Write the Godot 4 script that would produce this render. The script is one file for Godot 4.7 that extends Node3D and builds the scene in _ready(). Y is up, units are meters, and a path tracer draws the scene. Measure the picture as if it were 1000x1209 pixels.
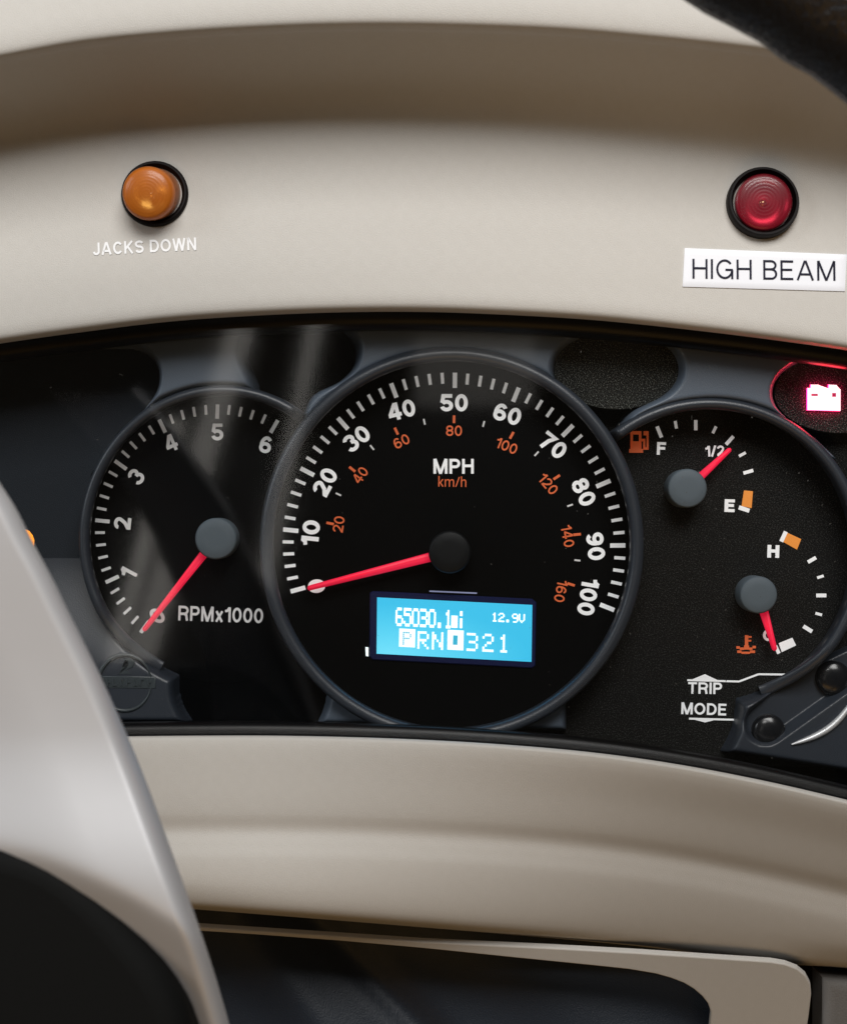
extends Node3D
# A vehicle's instrument cluster behind its steering wheel. Photograph coordinates (1000 x 1209) are turned into
# real positions by P(); 1 pixel is 0.25 mm on the dial plane z = 0. z is given in millimetres.

const EYE := 0.5
const PIX := 0.00025

var M := {}
var rng := RandomNumberGenerator.new()
var font_bold: Font
var font_plain: Font
var font_heavy: Font
var upper_columns := {}

# ---------------------------------------------------------------- helpers
func P(px: float, py: float, zmm: float) -> Vector3:
	var z := zmm * 0.001
	var k := (EYE - z) / EYE * PIX
	return Vector3((px - 500.0) * k, (604.5 - py) * k, z)

func put(called: String, mesh: Mesh, mat: Material, parent: Node = null, at := Transform3D()) -> MeshInstance3D:
	var o := MeshInstance3D.new()
	o.name = called
	o.mesh = mesh
	o.material_override = mat
	o.transform = at
	o.cast_shadow = GeometryInstance3D.SHADOW_CASTING_SETTING_ON
	(parent if parent else self).add_child(o, true)
	return o

func base(called: String, at := Vector3.ZERO, parent: Node = null) -> Node3D:
	var o := Node3D.new()
	o.name = called
	o.position = at
	(parent if parent else self).add_child(o, true)
	return o

func tag(o: Node, label: String, category: String, group := "") -> void:
	o.set_meta("label", label)
	o.set_meta("category", category)
	if group != "":
		o.set_meta("group", group)

# a sheet of nu x nv cells; f(i, j) gives the point, keep(i, j) says which cells stay; faces +z side outward
func sheet(nu: int, nv: int, f: Callable, keep = null) -> ArrayMesh:
	var v := PackedVector3Array()
	var n := PackedVector3Array()
	var uv := PackedVector2Array()
	v.resize((nu + 1) * (nv + 1))
	n.resize(v.size())
	uv.resize(v.size())
	for j in nv + 1:
		for i in nu + 1:
			v[j * (nu + 1) + i] = f.call(i, j)
			uv[j * (nu + 1) + i] = Vector2(float(i) / nu, float(j) / nv)
	var w := nu + 1
	var up := 0.0
	for j in nv + 1:
		for i in nu + 1:
			var a := v[j * w + mini(i + 1, nu)] - v[j * w + maxi(i - 1, 0)]
			var b := v[mini(j + 1, nv) * w + i] - v[maxi(j - 1, 0) * w + i]
			var q := a.cross(b).normalized()
			n[j * w + i] = q
			up += q.z
	var flip := up < 0.0
	if flip:
		for i in n.size():
			n[i] = -n[i]
	var idx := PackedInt32Array()
	for j in nv:
		for i in nu:
			if keep != null and not keep.call(i, j):
				continue
			var a := j * w + i
			var b := a + 1
			var c := a + w
			var d := c + 1
			# geometric normal of (a,b,c) counter-clockwise is cross(u, v); clockwise winding faces it
			if flip:
				idx.append_array(PackedInt32Array([a, b, c, b, d, c]))
			else:
				idx.append_array(PackedInt32Array([a, c, b, b, c, d]))
	return arrays(v, n, uv, idx)

func arrays(v: PackedVector3Array, n: PackedVector3Array, uv: PackedVector2Array, idx: PackedInt32Array) -> ArrayMesh:
	var a := []
	a.resize(Mesh.ARRAY_MAX)
	a[Mesh.ARRAY_VERTEX] = v
	a[Mesh.ARRAY_NORMAL] = n
	if uv.size():
		a[Mesh.ARRAY_TEX_UV] = uv
	a[Mesh.ARRAY_INDEX] = idx
	var m := ArrayMesh.new()
	m.add_surface_from_arrays(Mesh.PRIMITIVE_TRIANGLES, a)
	return m

# profile of (radius, z) turned round the z axis, from the outside bottom to the top centre; sx, sy stretch it
func lathe(profile: Array, seg := 64, ex := 1.0, ey := 1.0) -> ArrayMesh:
	var st := SurfaceTool.new()
	st.begin(Mesh.PRIMITIVE_TRIANGLES)
	for k in profile.size() - 1:
		var p: Vector2 = profile[k]
		var q: Vector2 = profile[k + 1]
		var sharp := false
		if k > 0:
			var o: Vector2 = profile[k - 1]
			sharp = absf((p - o).angle_to(q - p)) > 0.7
		if k == 0 or sharp:
			st.set_smooth_group(k)
		for i in seg:
			var a := TAU * i / seg
			var b := TAU * ((i + 1) % seg) / seg
			var pa := Vector3(cos(a) * p.x * ex, sin(a) * p.x * ey, p.y)
			var pb := Vector3(cos(b) * p.x * ex, sin(b) * p.x * ey, p.y)
			var qa := Vector3(cos(a) * q.x * ex, sin(a) * q.x * ey, q.y)
			var qb := Vector3(cos(b) * q.x * ex, sin(b) * q.x * ey, q.y)
			if p.x > 1e-9:
				for t in [pa, qa, pb]:
					st.add_vertex(t)
			if q.x > 1e-9:
				for t in [pb, qa, qb]:
					st.add_vertex(t)
	st.generate_normals()
	st.index()
	return st.commit()

# a flat plate with a rounded upper edge; outline in photograph pixels at height z1
func plate(outline: Array, z0: float, z1: float, bevel := 0.4, steps := 3, shift := Vector3.ZERO) -> ArrayMesh:
	var pts := PackedVector2Array()
	for p in outline:
		var q := P(p.x, p.y, z1)
		pts.append(Vector2(q.x, q.y))
	return plate_xy(pts, z0, z1, bevel, steps, shift)

func plate_xy(pts: PackedVector2Array, z0: float, z1: float, bevel := 0.4, steps := 3, shift := Vector3.ZERO) -> ArrayMesh:
	if Geometry2D.is_polygon_clockwise(pts):
		pts.reverse()
	var area := 0.0
	for i in pts.size():
		area += pts[i].cross(pts[(i + 1) % pts.size()])
	if area < 0:
		pts.reverse()
	var n := pts.size()
	var mit := PackedVector2Array()
	for i in n:
		var a := (pts[i] - pts[(i + n - 1) % n]).normalized()
		var b := (pts[(i + 1) % n] - pts[i]).normalized()
		var na := Vector2(-a.y, a.x)
		var nb := Vector2(-b.y, b.x)
		var m := (na + nb).normalized()
		mit.append(m / maxf(0.5, m.dot(na)))
	var rings := [[0.0, z0]]
	for s in steps + 1:
		var t := PI / 2 * s / steps
		rings.append([bevel * (1.0 - cos(t)), z1 - bevel + bevel * sin(t)])
	var st := SurfaceTool.new()
	st.begin(Mesh.PRIMITIVE_TRIANGLES)
	for k in rings.size() - 1:
		if k <= 1:
			st.set_smooth_group(0 if k == 1 else -1)
		for i in n:
			var j := (i + 1) % n
			var pa: Vector2 = pts[i] + mit[i] * rings[k][0] * 0.001
			var pb: Vector2 = pts[j] + mit[j] * rings[k][0] * 0.001
			var qa: Vector2 = pts[i] + mit[i] * rings[k + 1][0] * 0.001
			var qb: Vector2 = pts[j] + mit[j] * rings[k + 1][0] * 0.001
			var a := Vector3(pa.x, pa.y, rings[k][1] * 0.001) - shift
			var b := Vector3(pb.x, pb.y, rings[k][1] * 0.001) - shift
			var c := Vector3(qa.x, qa.y, rings[k + 1][1] * 0.001) - shift
			var d := Vector3(qb.x, qb.y, rings[k + 1][1] * 0.001) - shift
			for t in [a, c, b, b, c, d]:
				st.add_vertex(t)
	st.set_smooth_group(-1)
	var inner := PackedVector2Array()
	for i in n:
		inner.append(pts[i] + mit[i] * bevel * 0.001)
	var tri := Geometry2D.triangulate_polygon(inner)
	for k in range(0, tri.size(), 3):
		var a := inner[tri[k]]
		var b := inner[tri[k + 1]]
		var c := inner[tri[k + 2]]
		if (b - a).cross(c - a) > 0:
			var s := b
			b = c
			c = s
		for t in [a, b, c]:
			st.add_vertex(Vector3(t.x, t.y, z1 * 0.001) - shift)
	st.generate_normals()
	st.index()
	return st.commit()

# smooth curve through points (x, y), straight on beyond both ends
func along(pts: Array, x: float) -> float:
	var n := pts.size()
	if x <= pts[0].x:
		return pts[0].y + (x - pts[0].x) * (pts[1].y - pts[0].y) / (pts[1].x - pts[0].x)
	if x >= pts[n - 1].x:
		return pts[n - 1].y + (x - pts[n - 1].x) * (pts[n - 1].y - pts[n - 2].y) / (pts[n - 1].x - pts[n - 2].x)
	var k := 0
	while x > pts[k + 1].x:
		k += 1
	var p0: Vector2 = pts[maxi(k - 1, 0)]
	var p1: Vector2 = pts[k]
	var p2: Vector2 = pts[k + 1]
	var p3: Vector2 = pts[mini(k + 2, n - 1)]
	var h := p2.x - p1.x
	var m1 := (p2.y - p0.y) / (p2.x - p0.x) * h
	var m2 := (p3.y - p1.y) / (p3.x - p1.x) * h
	var t := (x - p1.x) / h
	return (2 * t * t * t - 3 * t * t + 1) * p1.y + (t * t * t - 2 * t * t + t) * m1 + (3 * t * t - 2 * t * t * t) * p2.y + (t * t * t - t * t) * m2

# centripetal Catmull-Rom through (pixel y, z mm), "per" points per span
func smooth_line(pts: Array, per: int) -> Array:
	var out := []
	var n := pts.size()
	for k in n - 1:
		var p0: Vector2 = pts[maxi(k - 1, 0)]
		var p1: Vector2 = pts[k]
		var p2: Vector2 = pts[k + 1]
		var p3: Vector2 = pts[mini(k + 2, n - 1)]
		if k == 0:
			p0 = p1 * 2 - p2
		if k == n - 2:
			p3 = p2 * 2 - p1
		var t0 := 0.0
		var t1 := t0 + sqrt(maxf(0.05, p0.distance_to(p1)))
		var t2 := t1 + sqrt(maxf(0.05, p1.distance_to(p2)))
		var t3 := t2 + sqrt(maxf(0.05, p2.distance_to(p3)))
		for s in per:
			var t := lerpf(t1, t2, float(s) / per)
			var a1 := p0 * ((t1 - t) / (t1 - t0)) + p1 * ((t - t0) / (t1 - t0))
			var a2 := p1 * ((t2 - t) / (t2 - t1)) + p2 * ((t - t1) / (t2 - t1))
			var a3 := p2 * ((t3 - t) / (t3 - t2)) + p3 * ((t - t2) / (t3 - t2))
			var b1 := a1 * ((t2 - t) / (t2 - t0)) + a2 * ((t - t0) / (t2 - t0))
			var b2 := a2 * ((t3 - t) / (t3 - t1)) + a3 * ((t - t1) / (t3 - t1))
			out.append(b1 * ((t2 - t) / (t2 - t1)) + b2 * ((t - t1) / (t2 - t1)))
	out.append(pts[n - 1])
	return out

# a panel swept across: rows(x) gives its section as (pixel y, z mm)
func swept(x0: float, x1: float, nu: int, rows: Callable, per: int, store = null) -> ArrayMesh:
	var cols := []
	for i in nu + 1:
		var x := lerpf(x0, x1, float(i) / nu)
		var sec: Array = []
		for r in rows.call(x):
			sec.append(Vector2(r.x * 0.25, r.y))
		cols.append(smooth_line(sec, per))
		if store != null:
			store[i] = cols[i]
	var nv: int = cols[0].size() - 1
	return sheet(nu, nv, func(i, j):
		var q: Vector2 = cols[i][j]
		return P(lerpf(x0, x1, float(i) / nu), q.x * 4.0, q.y))

# height (mm) of the upper dashboard panel at a pixel between the overhang and the cluster
func panel_z(px: float, py: float) -> float:
	var sec: Array = smooth_line(upper_rows(px).map(func(r): return Vector2(r.x * 0.25, r.y)), 8)
	for k in range(sec.size() - 2, 0, -1):
		if sec[k].x * 4.0 <= py and sec[k + 1].x * 4.0 > py:
			return lerpf(sec[k].y, sec[k + 1].y, (py - sec[k].x * 4.0) / (sec[k + 1].x * 4.0 - sec[k].x * 4.0))
	return 33.0

func lettering(called: String, words: String, px: float, py: float, zmm: float, height: float, turn: float, mat: Material, parent: Node, wide := 0.0, bold := true, depth := 0.15) -> MeshInstance3D:
	# height: of the capitals in pixels; wide: full width in pixels (0: as the type is); turn: degrees clockwise
	var t := TextMesh.new()
	t.font = (font_heavy if words.is_valid_float() else font_bold) if bold else font_plain
	t.text = words
	t.font_size = 96
	t.curve_step = 1.0
	t.pixel_size = 0.001
	t.depth = 0.001
	var box := t.get_aabb()
	var cap := box.size.y
	var k := height * PIX * (EYE - zmm * 0.001) / EYE / cap
	var kx := k
	if wide > 0.0:
		kx = wide * PIX * (EYE - zmm * 0.001) / EYE / box.size.x
	var c := box.get_center()
	var b := Basis(Vector3(0, 0, 1), deg_to_rad(-turn)) * Basis.from_scale(Vector3(kx, k, depth))
	var at := P(px, py, zmm)
	return put(called, t, mat, parent, Transform3D(b, at - b * Vector3(c.x, c.y, box.position.z)))

# ---------------------------------------------------------------- a plain grotesque alphabet drawn as strokes
func arc(cx: float, cy: float, rx: float, ry: float, a0: float, a1: float) -> PackedVector2Array:
	var out := PackedVector2Array()
	var n := int(absf(a1 - a0) / 9.0) + 1
	for i in n + 1:
		var a := deg_to_rad(lerpf(a0, a1, float(i) / n))
		out.append(Vector2(cx + cos(a) * rx, cy + sin(a) * ry))
	return out

func line(pts: Array) -> PackedVector2Array:
	return PackedVector2Array(pts)

# strokes (centre lines) of a character one unit high, for stroke weight t; returns [width, strokes]
func strokes(ch: String, t: float) -> Array:
	var i := t * 0.5
	var w := 0.72
	var s := []
	match ch:
		"A":
			w = 0.90
			s = [line([Vector2(i * 1.05, 0), Vector2(w / 2 - i * 0.25, 1)]), line([Vector2(w - i * 1.05, 0), Vector2(w / 2 + i * 0.25, 1)]), line([Vector2(w * 0.24, 0.30), Vector2(w * 0.76, 0.30)])]
		"B":
			var b := line([Vector2(i, 1 - i), Vector2(w * 0.55, 1 - i)])
			b.append_array(arc(w * 0.55, 0.765 - i / 2, w * 0.41 - i, 0.235 - i / 2, 80, -80))
			b.append(Vector2(i, 0.53))
			var c := line([Vector2(i, 0.53), Vector2(w * 0.58, 0.53)])
			c.append_array(arc(w * 0.58, 0.265 + i / 2, w * 0.42 - i, 0.265 - i / 2, 80, -80))
			c.append(Vector2(i, i))
			s = [line([Vector2(i, 0), Vector2(i, 1)]), b, c]
		"C":
			w = 0.84
			s = [arc(w / 2, 0.5, w / 2 - i, 0.5 - i, 38, 322)]
		"D":
			w = 0.80
			var b := line([Vector2(i, 1 - i), Vector2(w * 0.42, 1 - i)])
			b.append_array(arc(w * 0.42, 0.5, w * 0.58 - i, 0.5 - i, 84, -84))
			b.append(Vector2(i, i))
			s = [line([Vector2(i, 0), Vector2(i, 1)]), b]
		"E", "F":
			w = 0.66
			s = [line([Vector2(i, 0), Vector2(i, 1)]), line([Vector2(i, 1 - i), Vector2(w, 1 - i)]), line([Vector2(i, 0.52), Vector2(w * 0.92, 0.52)])]
			if ch == "E":
				s.append(line([Vector2(i, i), Vector2(w, i)]))
		"G":
			w = 0.88
			s = [arc(w / 2, 0.5, w / 2 - i, 0.5 - i, 38, 345), line([Vector2(w * 0.54, 0.47), Vector2(w - i * 0.4, 0.47)]), line([Vector2(w - i, 0.47), Vector2(w - i, 0.0)])]
		"H":
			w = 0.78
			s = [line([Vector2(i, 0), Vector2(i, 1)]), line([Vector2(w - i, 0), Vector2(w - i, 1)]), line([Vector2(i, 0.53), Vector2(w - i, 0.53)])]
		"I":
			w = t
			s = [line([Vector2(i, 0), Vector2(i, 1)])]
		"J":
			w = 0.60
			var b := line([Vector2(w - i, 1)])
			b.append_array(arc(w / 2, 0.30, w / 2 - i, 0.30 - i, 0, -175))
			s = [b]
		"K":
			w = 0.80
			s = [line([Vector2(i, 0), Vector2(i, 1)]), line([Vector2(w - i * 1.1, 1), Vector2(i, 0.36)]), line([Vector2(w * 0.36, 0.56), Vector2(w - i, 0)])]
		"M":
			w = 0.94
			s = [line([Vector2(i, 0), Vector2(i, 1)]), line([Vector2(w - i, 0), Vector2(w - i, 1)]), line([Vector2(i * 1.2, 1), Vector2(w / 2, 0.0)]), line([Vector2(w - i * 1.2, 1), Vector2(w / 2, 0.0)])]
		"N":
			w = 0.78
			s = [line([Vector2(i, 0), Vector2(i, 1)]), line([Vector2(w - i, 0), Vector2(w - i, 1)]), line([Vector2(i * 1.1, 1), Vector2(w - i * 1.1, 0)])]
		"O":
			w = 0.90
			s = [arc(w / 2, 0.5, w / 2 - i, 0.5 - i, 0, 360)]
		"P", "R":
			w = 0.72 if ch == "P" else 0.78
			var b := line([Vector2(i, 1 - i), Vector2(w * 0.55, 1 - i)])
			b.append_array(arc(w * 0.55, 0.73 - i / 2, w * 0.45 - i, 0.27 - i / 2, 80, -80))
			b.append(Vector2(i, 0.46))
			s = [line([Vector2(i, 0), Vector2(i, 1)]), b]
			if ch == "R":
				s.append(line([Vector2(w * 0.58, 0.46), Vector2(w * 0.78, 0.38), Vector2(w - i * 1.2, 0)]))
		"S":
			w = 0.76
			var b := arc(w / 2, 0.755 - i / 2, w / 2 - i, 0.245 - i / 2, 22, 262)
			b.append_array(arc(w / 2, 0.255 + i / 2, w / 2 - i, 0.255 - i / 2, 82, -160))
			s = [b]
		"T":
			w = 0.72
			s = [line([Vector2(0, 1 - i), Vector2(w, 1 - i)]), line([Vector2(w / 2, 0), Vector2(w / 2, 1)])]
		"W":
			w = 1.16
			s = [line([Vector2(i, 1), Vector2(w * 0.27, 0)]), line([Vector2(w * 0.27, 0), Vector2(w * 0.5, 1)]), line([Vector2(w * 0.5, 1), Vector2(w * 0.73, 0)]), line([Vector2(w * 0.73, 0), Vector2(w - i, 1)])]
		"x":
			w = 0.62
			s = [line([Vector2(i, 0), Vector2(w - i, 0.72)]), line([Vector2(i, 0.72), Vector2(w - i, 0)])]
		"/":
			w = 0.40
			s = [line([Vector2(0.02, -0.02), Vector2(w - 0.02, 1.02)])]
		"0":
			w = 0.70
			s = [arc(w / 2, 0.5, w / 2 - i, 0.5 - i, 0, 360)]
		"1":
			w = 0.44
			s = [line([Vector2(w - i, 0), Vector2(w - i, 1)]), line([Vector2(0, 0.735), Vector2(w * 0.38, 0.765), Vector2(w - i * 1.3, 0.97)])]
		"2":
			w = 0.68
			var b := arc(w / 2, 0.70, w / 2 - i, 0.30 - i, 175, -28)
			b.append_array(line([Vector2(w * 0.58, 0.36), Vector2(i * 1.25, t * 0.9), Vector2(i * 1.1, i)]))
			s = [b, line([Vector2(i * 0.2, i), Vector2(w, i)])]
		"3":
			s = [arc(w / 2, 0.755 - i / 2, w / 2 - i * 1.2, 0.245 - i / 2, 165, -82), arc(w / 2, 0.27 + i / 2, w / 2 - i, 0.27 - i / 2, 84, -168)]
			w = 0.70
		"4":
			w = 0.74
			s = [line([Vector2(w * 0.70, 0), Vector2(w * 0.70, 1)]), line([Vector2(w * 0.62, 1 - i * 0.4), Vector2(i * 0.9, 0.33)]), line([Vector2(0, 0.30), Vector2(w, 0.30)])]
		"5":
			w = 0.70
			var b := line([Vector2(w * 0.93, 1 - i), Vector2(w * 0.24, 1 - i), Vector2(w * 0.15, 0.50)])
			s = [b, arc(w * 0.49, 0.33, w * 0.51 - i, 0.33 - i, 148, -165)]
		"6":
			w = 0.70
			s = [arc(w / 2, 0.325, w / 2 - i, 0.325 - i, 0, 360), arc(w * 0.52, 0.5, w * 0.52 - i, 0.5 - i, 42, 205)]
		"7":
			w = 0.70
			s = [line([Vector2(0, 1 - i), Vector2(w - i * 0.7, 1 - i), Vector2(w * 0.58, 0.55), Vector2(w * 0.36, 0)])]
		"8":
			w = 0.70
			s = [arc(w / 2, 0.755 - i / 2, w / 2 - i * 1.25, 0.245 - i / 2, 0, 360), arc(w / 2, 0.265 + i / 2, w / 2 - i, 0.265 - i / 2, 0, 360)]
		"9":
			w = 0.70
			s = [arc(w / 2, 0.675, w / 2 - i, 0.325 - i, 0, 360), arc(w * 0.48, 0.5, w * 0.52 - i, 0.5 - i, -138, 25)]
		" ":
			w = 0.26
	return [w, s]

# words in that alphabet: height of the capitals in pixels, wide: full width in pixels, turn: degrees clockwise, t: stroke weight
func words_at(called: String, text: String, px: float, py: float, zmm: float, height: float, turn: float, mat: Material, parent: Node, wide: float, t: float, gap := 0.13, deep := 0.06) -> MeshInstance3D:
	var k := height * PIX * (EYE - zmm * 0.001) / EYE
	var total := -gap
	for ch in text:
		total += strokes(ch, t)[0] + gap
	var kx := k
	if wide > 0.0:
		kx = wide * PIX * (EYE - zmm * 0.001) / EYE / total
	var st := SurfaceTool.new()
	st.begin(Mesh.PRIMITIVE_TRIANGLES)
	st.set_smooth_group(-1)
	var x := -total * 0.5
	var lift := 0.0
	for ch in text:
		var g := strokes(ch, t)
		for s in g[1]:
			lift = 0.000012 - lift
			ribbon(st, s, t, Vector2(x, -0.5), Vector2(kx, k), deep * 0.001 + lift)
		x += g[0] + gap
	st.generate_normals()
	st.index()
	return put(called, st.commit(), mat, parent, Transform3D(Basis(Vector3(0, 0, 1), deg_to_rad(-turn)), P(px, py, zmm)))

func ribbon(st: SurfaceTool, s: PackedVector2Array, t: float, off: Vector2, k: Vector2, z: float) -> void:
	var n := s.size()
	var left := []
	var right := []
	var closed := s[0].distance_to(s[n - 1]) < 0.001
	for i in n:
		var a := s[i] - s[i - 1] if i > 0 else (s[0] - s[n - 2] if closed else s[1] - s[0])
		var b := s[i + 1] - s[i] if i < n - 1 else (s[1] - s[0] if closed else s[n - 1] - s[n - 2])
		a = a.normalized()
		b = b.normalized()
		var na := Vector2(-a.y, a.x)
		var m := (na + Vector2(-b.y, b.x)).normalized()
		var d := m / maxf(0.55, m.dot(na)) * t * 0.5
		left.append((s[i] + d + off) * k)
		right.append((s[i] - d + off) * k)
	for i in n - 1:
		var l0: Vector2 = left[i]
		var l1: Vector2 = left[i + 1]
		var r0: Vector2 = right[i]
		var r1: Vector2 = right[i + 1]
		for v in [l0, l1, r0, r0, l1, r1]:
			st.add_vertex(Vector3(v.x, v.y, z))
		for e in [[l1, l0], [r0, r1]]:
			var p: Vector2 = e[0]
			var q: Vector2 = e[1]
			for v in [Vector3(p.x, p.y, z), Vector3(q.x, q.y, z), Vector3(p.x, p.y, -0.00005), Vector3(q.x, q.y, z), Vector3(q.x, q.y, -0.00005), Vector3(p.x, p.y, -0.00005)]:
				st.add_vertex(v)
	if not closed:
		for e in [[left[0], right[0]], [right[n - 1], left[n - 1]]]:
			var p: Vector2 = e[0]
			var q: Vector2 = e[1]
			for v in [Vector3(p.x, p.y, z), Vector3(q.x, q.y, z), Vector3(p.x, p.y, -0.00005), Vector3(q.x, q.y, z), Vector3(q.x, q.y, -0.00005), Vector3(p.x, p.y, -0.00005)]:
				st.add_vertex(v)

func bar(called: String, a: Vector2, b: Vector2, thick: float, zmm: float, mat: Material, parent: Node, deep := 0.25) -> MeshInstance3D:
	# a straight printed mark from pixel a to pixel b
	var pa := P(a.x, a.y, zmm)
	var pb := P(b.x, b.y, zmm)
	var d := pb - pa
	var box: BoxMesh = M.unit_box
	var bs := Basis(Vector3(0, 0, 1), atan2(d.y, d.x)) * Basis.from_scale(Vector3(d.length(), thick * PIX, deep * 0.001))
	return put(called, box, mat, parent, Transform3D(bs, (pa + pb) / 2 + Vector3(0, 0, deep * 0.0005)))

func shape(called: String, outline: Array, z0: float, z1: float, mat: Material, parent: Node, bevel := 0.05) -> MeshInstance3D:
	return put(called, plate(outline, z0, z1, bevel, 1), mat, parent)

# ---------------------------------------------------------------- materials
func lin(r: float, g: float, b: float) -> Color:
	return Color(r, g, b).linear_to_srgb()

func plain_mat(c: Color, rough: float, spec := 0.5, metal := 0.0) -> StandardMaterial3D:
	var m := StandardMaterial3D.new()
	m.albedo_color = c
	m.roughness = rough
	m.metallic_specular = spec
	m.metallic = metal
	return m

func glowing(c: Color, e: Color, k: float) -> StandardMaterial3D:
	var m := plain_mat(c, 0.5)
	m.emission_enabled = true
	m.emission = e
	m.emission_energy_multiplier = k
	return m

func noise_tex(freq: float, octaves: int, seed_: int, normal: bool, bump := 4.0, ramp: Gradient = null, size := 512) -> NoiseTexture2D:
	var n := FastNoiseLite.new()
	n.noise_type = FastNoiseLite.TYPE_SIMPLEX_SMOOTH
	n.frequency = freq
	n.fractal_octaves = octaves
	n.seed = seed_
	var t := NoiseTexture2D.new()
	t.width = size
	t.height = size
	t.seamless = true
	t.noise = n
	t.as_normal_map = normal
	t.bump_strength = bump
	t.color_ramp = ramp
	return t

func grain(m: StandardMaterial3D, tex: Texture2D, repeat_mm: float, strength: float) -> void:
	m.normal_enabled = true
	m.normal_texture = tex
	m.normal_scale = strength
	m.uv1_triplanar = true
	m.uv1_world_triplanar = true
	m.uv1_scale = Vector3.ONE * (1000.0 / repeat_mm)

func ramp(a: Color, b: Color) -> Gradient:
	var g := Gradient.new()
	g.set_color(0, a)
	g.set_color(1, b)
	return g

func make_materials() -> void:
	M.unit_box = BoxMesh.new()
	var fine := noise_tex(0.06, 3, 3, true, 5.0)
	var mottled := noise_tex(0.006, 4, 11, false, 1.0, ramp(Color(0.985, 0.984, 0.982), Color(1, 1, 1)))
	M.beige = plain_mat(lin(0.54, 0.516, 0.482), 0.62, 0.35)
	grain(M.beige, fine, 13.0, 0.45)
	M.beige.albedo_texture = mottled
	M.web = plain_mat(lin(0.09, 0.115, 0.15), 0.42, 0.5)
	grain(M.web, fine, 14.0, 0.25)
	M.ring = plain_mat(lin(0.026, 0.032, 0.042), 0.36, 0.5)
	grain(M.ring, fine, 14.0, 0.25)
	M.floor = plain_mat(lin(0.006, 0.0065, 0.007), 0.7, 0.25)
	grain(M.floor, noise_tex(0.12, 2, 5, true, 9.0), 24.0, 1.0)
	M.side = plain_mat(lin(0.012, 0.0165, 0.023), 0.6, 0.3)
	grain(M.side, fine, 14.0, 0.5)
	M.dial = plain_mat(lin(0.0013, 0.0015, 0.0018), 0.55, 0.15)
	grain(M.dial, fine, 10.0, 0.15)
	var dust := noise_tex(0.09, 2, 21, false, 1.0, null)
	var g := Gradient.new()
	g.set_color(0, Color(0.30, 0.30, 0.30))
	g.set_color(1, Color(1, 1, 1))
	g.set_offset(0, 0.5)
	g.set_offset(1, 0.82)
	dust.color_ramp = g
	M.dusty = plain_mat(lin(0.046, 0.047, 0.044), 0.65, 0.3)
	grain(M.dusty, noise_tex(0.12, 2, 5, true, 9.0), 24.0, 0.7)
	M.dusty.albedo_texture = dust
	M.pocket = plain_mat(lin(0.17, 0.178, 0.16), 0.65, 0.3)
	grain(M.pocket, noise_tex(0.12, 2, 5, true, 9.0), 24.0, 0.9)
	M.pocket.albedo_texture = dust
	M.frame = plain_mat(lin(0.004, 0.004, 0.0045), 0.35, 0.3)
	grain(M.frame, fine, 12.0, 0.2)
	M.white = glowing(lin(0.78, 0.78, 0.78), lin(0.85, 0.88, 0.9), 0.26)
	M.white_dim = glowing(lin(0.55, 0.55, 0.55), lin(0.8, 0.8, 0.8), 0.15)
	M.orange = glowing(lin(0.62, 0.12, 0.035), lin(0.62, 0.10, 0.025), 0.22)
	M.amber_block = glowing(lin(0.7, 0.25, 0.04), lin(0.8, 0.26, 0.03), 0.25)
	M.needle = glowing(lin(0.75, 0.012, 0.05), lin(0.9, 0.01, 0.06), 0.45)
	M.cap = plain_mat(lin(0.088, 0.112, 0.132), 0.6, 0.4)
	grain(M.cap, fine, 10.0, 0.2)
	M.cap_black = plain_mat(lin(0.005, 0.006, 0.007), 0.5, 0.3)
	grain(M.cap_black, fine, 10.0, 0.2)
	M.lens = plain_mat(Color(0.02, 0.02, 0.02, 0.02), 0.06, 0.5)
	M.lens.transparency = BaseMaterial3D.TRANSPARENCY_ALPHA
	M.lcd = glowing(lin(0.02, 0.2, 0.4), lin(0.045, 0.47, 0.72), 1.0)
	var lg := Gradient.new()
	lg.set_color(0, lin(0.16, 0.68, 0.80))
	lg.set_color(1, lin(0.03, 0.44, 0.64))
	lg.set_offset(1, 0.8)
	var lt := GradientTexture2D.new()
	lt.gradient = lg
	lt.fill = GradientTexture2D.FILL_RADIAL
	lt.fill_from = Vector2(0.08, 1.0)
	lt.fill_to = Vector2(0.9, 0.2)
	lt.width = 128
	lt.height = 64
	M.lcd.emission_texture = lt
	M.lcd.emission = Color.WHITE
	M.lcd.emission_operator = BaseMaterial3D.EMISSION_OP_MULTIPLY
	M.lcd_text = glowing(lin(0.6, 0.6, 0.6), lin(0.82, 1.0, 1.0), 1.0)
	M.lcd_glint = glowing(lin(0.1, 0.1, 0.14), lin(0.16, 0.18, 0.30), 1.0)  # glow colour of the painted glint on the display frame
	M.lcd_dim = glowing(lin(0.02, 0.2, 0.3), lin(0.03, 0.36, 0.52), 1.0)
	M.lcd_frame = plain_mat(lin(0.008, 0.012, 0.055), 0.25, 0.5)  # blue bloom of the lit screen is put into this frame colour
	M.battery = glowing(lin(0.8, 0.3, 0.3), lin(1.0, 0.72, 0.76), 1.5)
	M.battery_glow = glowing(lin(0.25, 0.0, 0.03), lin(1.0, 0.01, 0.13), 14.0)
	M.battery_mark = glowing(lin(0.3, 0.01, 0.04), lin(0.6, 0.02, 0.1), 0.8)
	M.turn = glowing(lin(0.8, 0.3, 0.02), lin(1.0, 0.30, 0.015), 1.15)
	M.silver = plain_mat(lin(0.475, 0.475, 0.49), 0.5, 0.45, 0.2)
	grain(M.silver, noise_tex(0.01, 3, 8, true, 2.0), 60.0, 0.12)
	M.leather = plain_mat(lin(0.006, 0.006, 0.008), 0.42, 0.5)
	grain(M.leather, noise_tex(0.03, 3, 9, true, 14.0), 22.0, 1.0)
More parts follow.
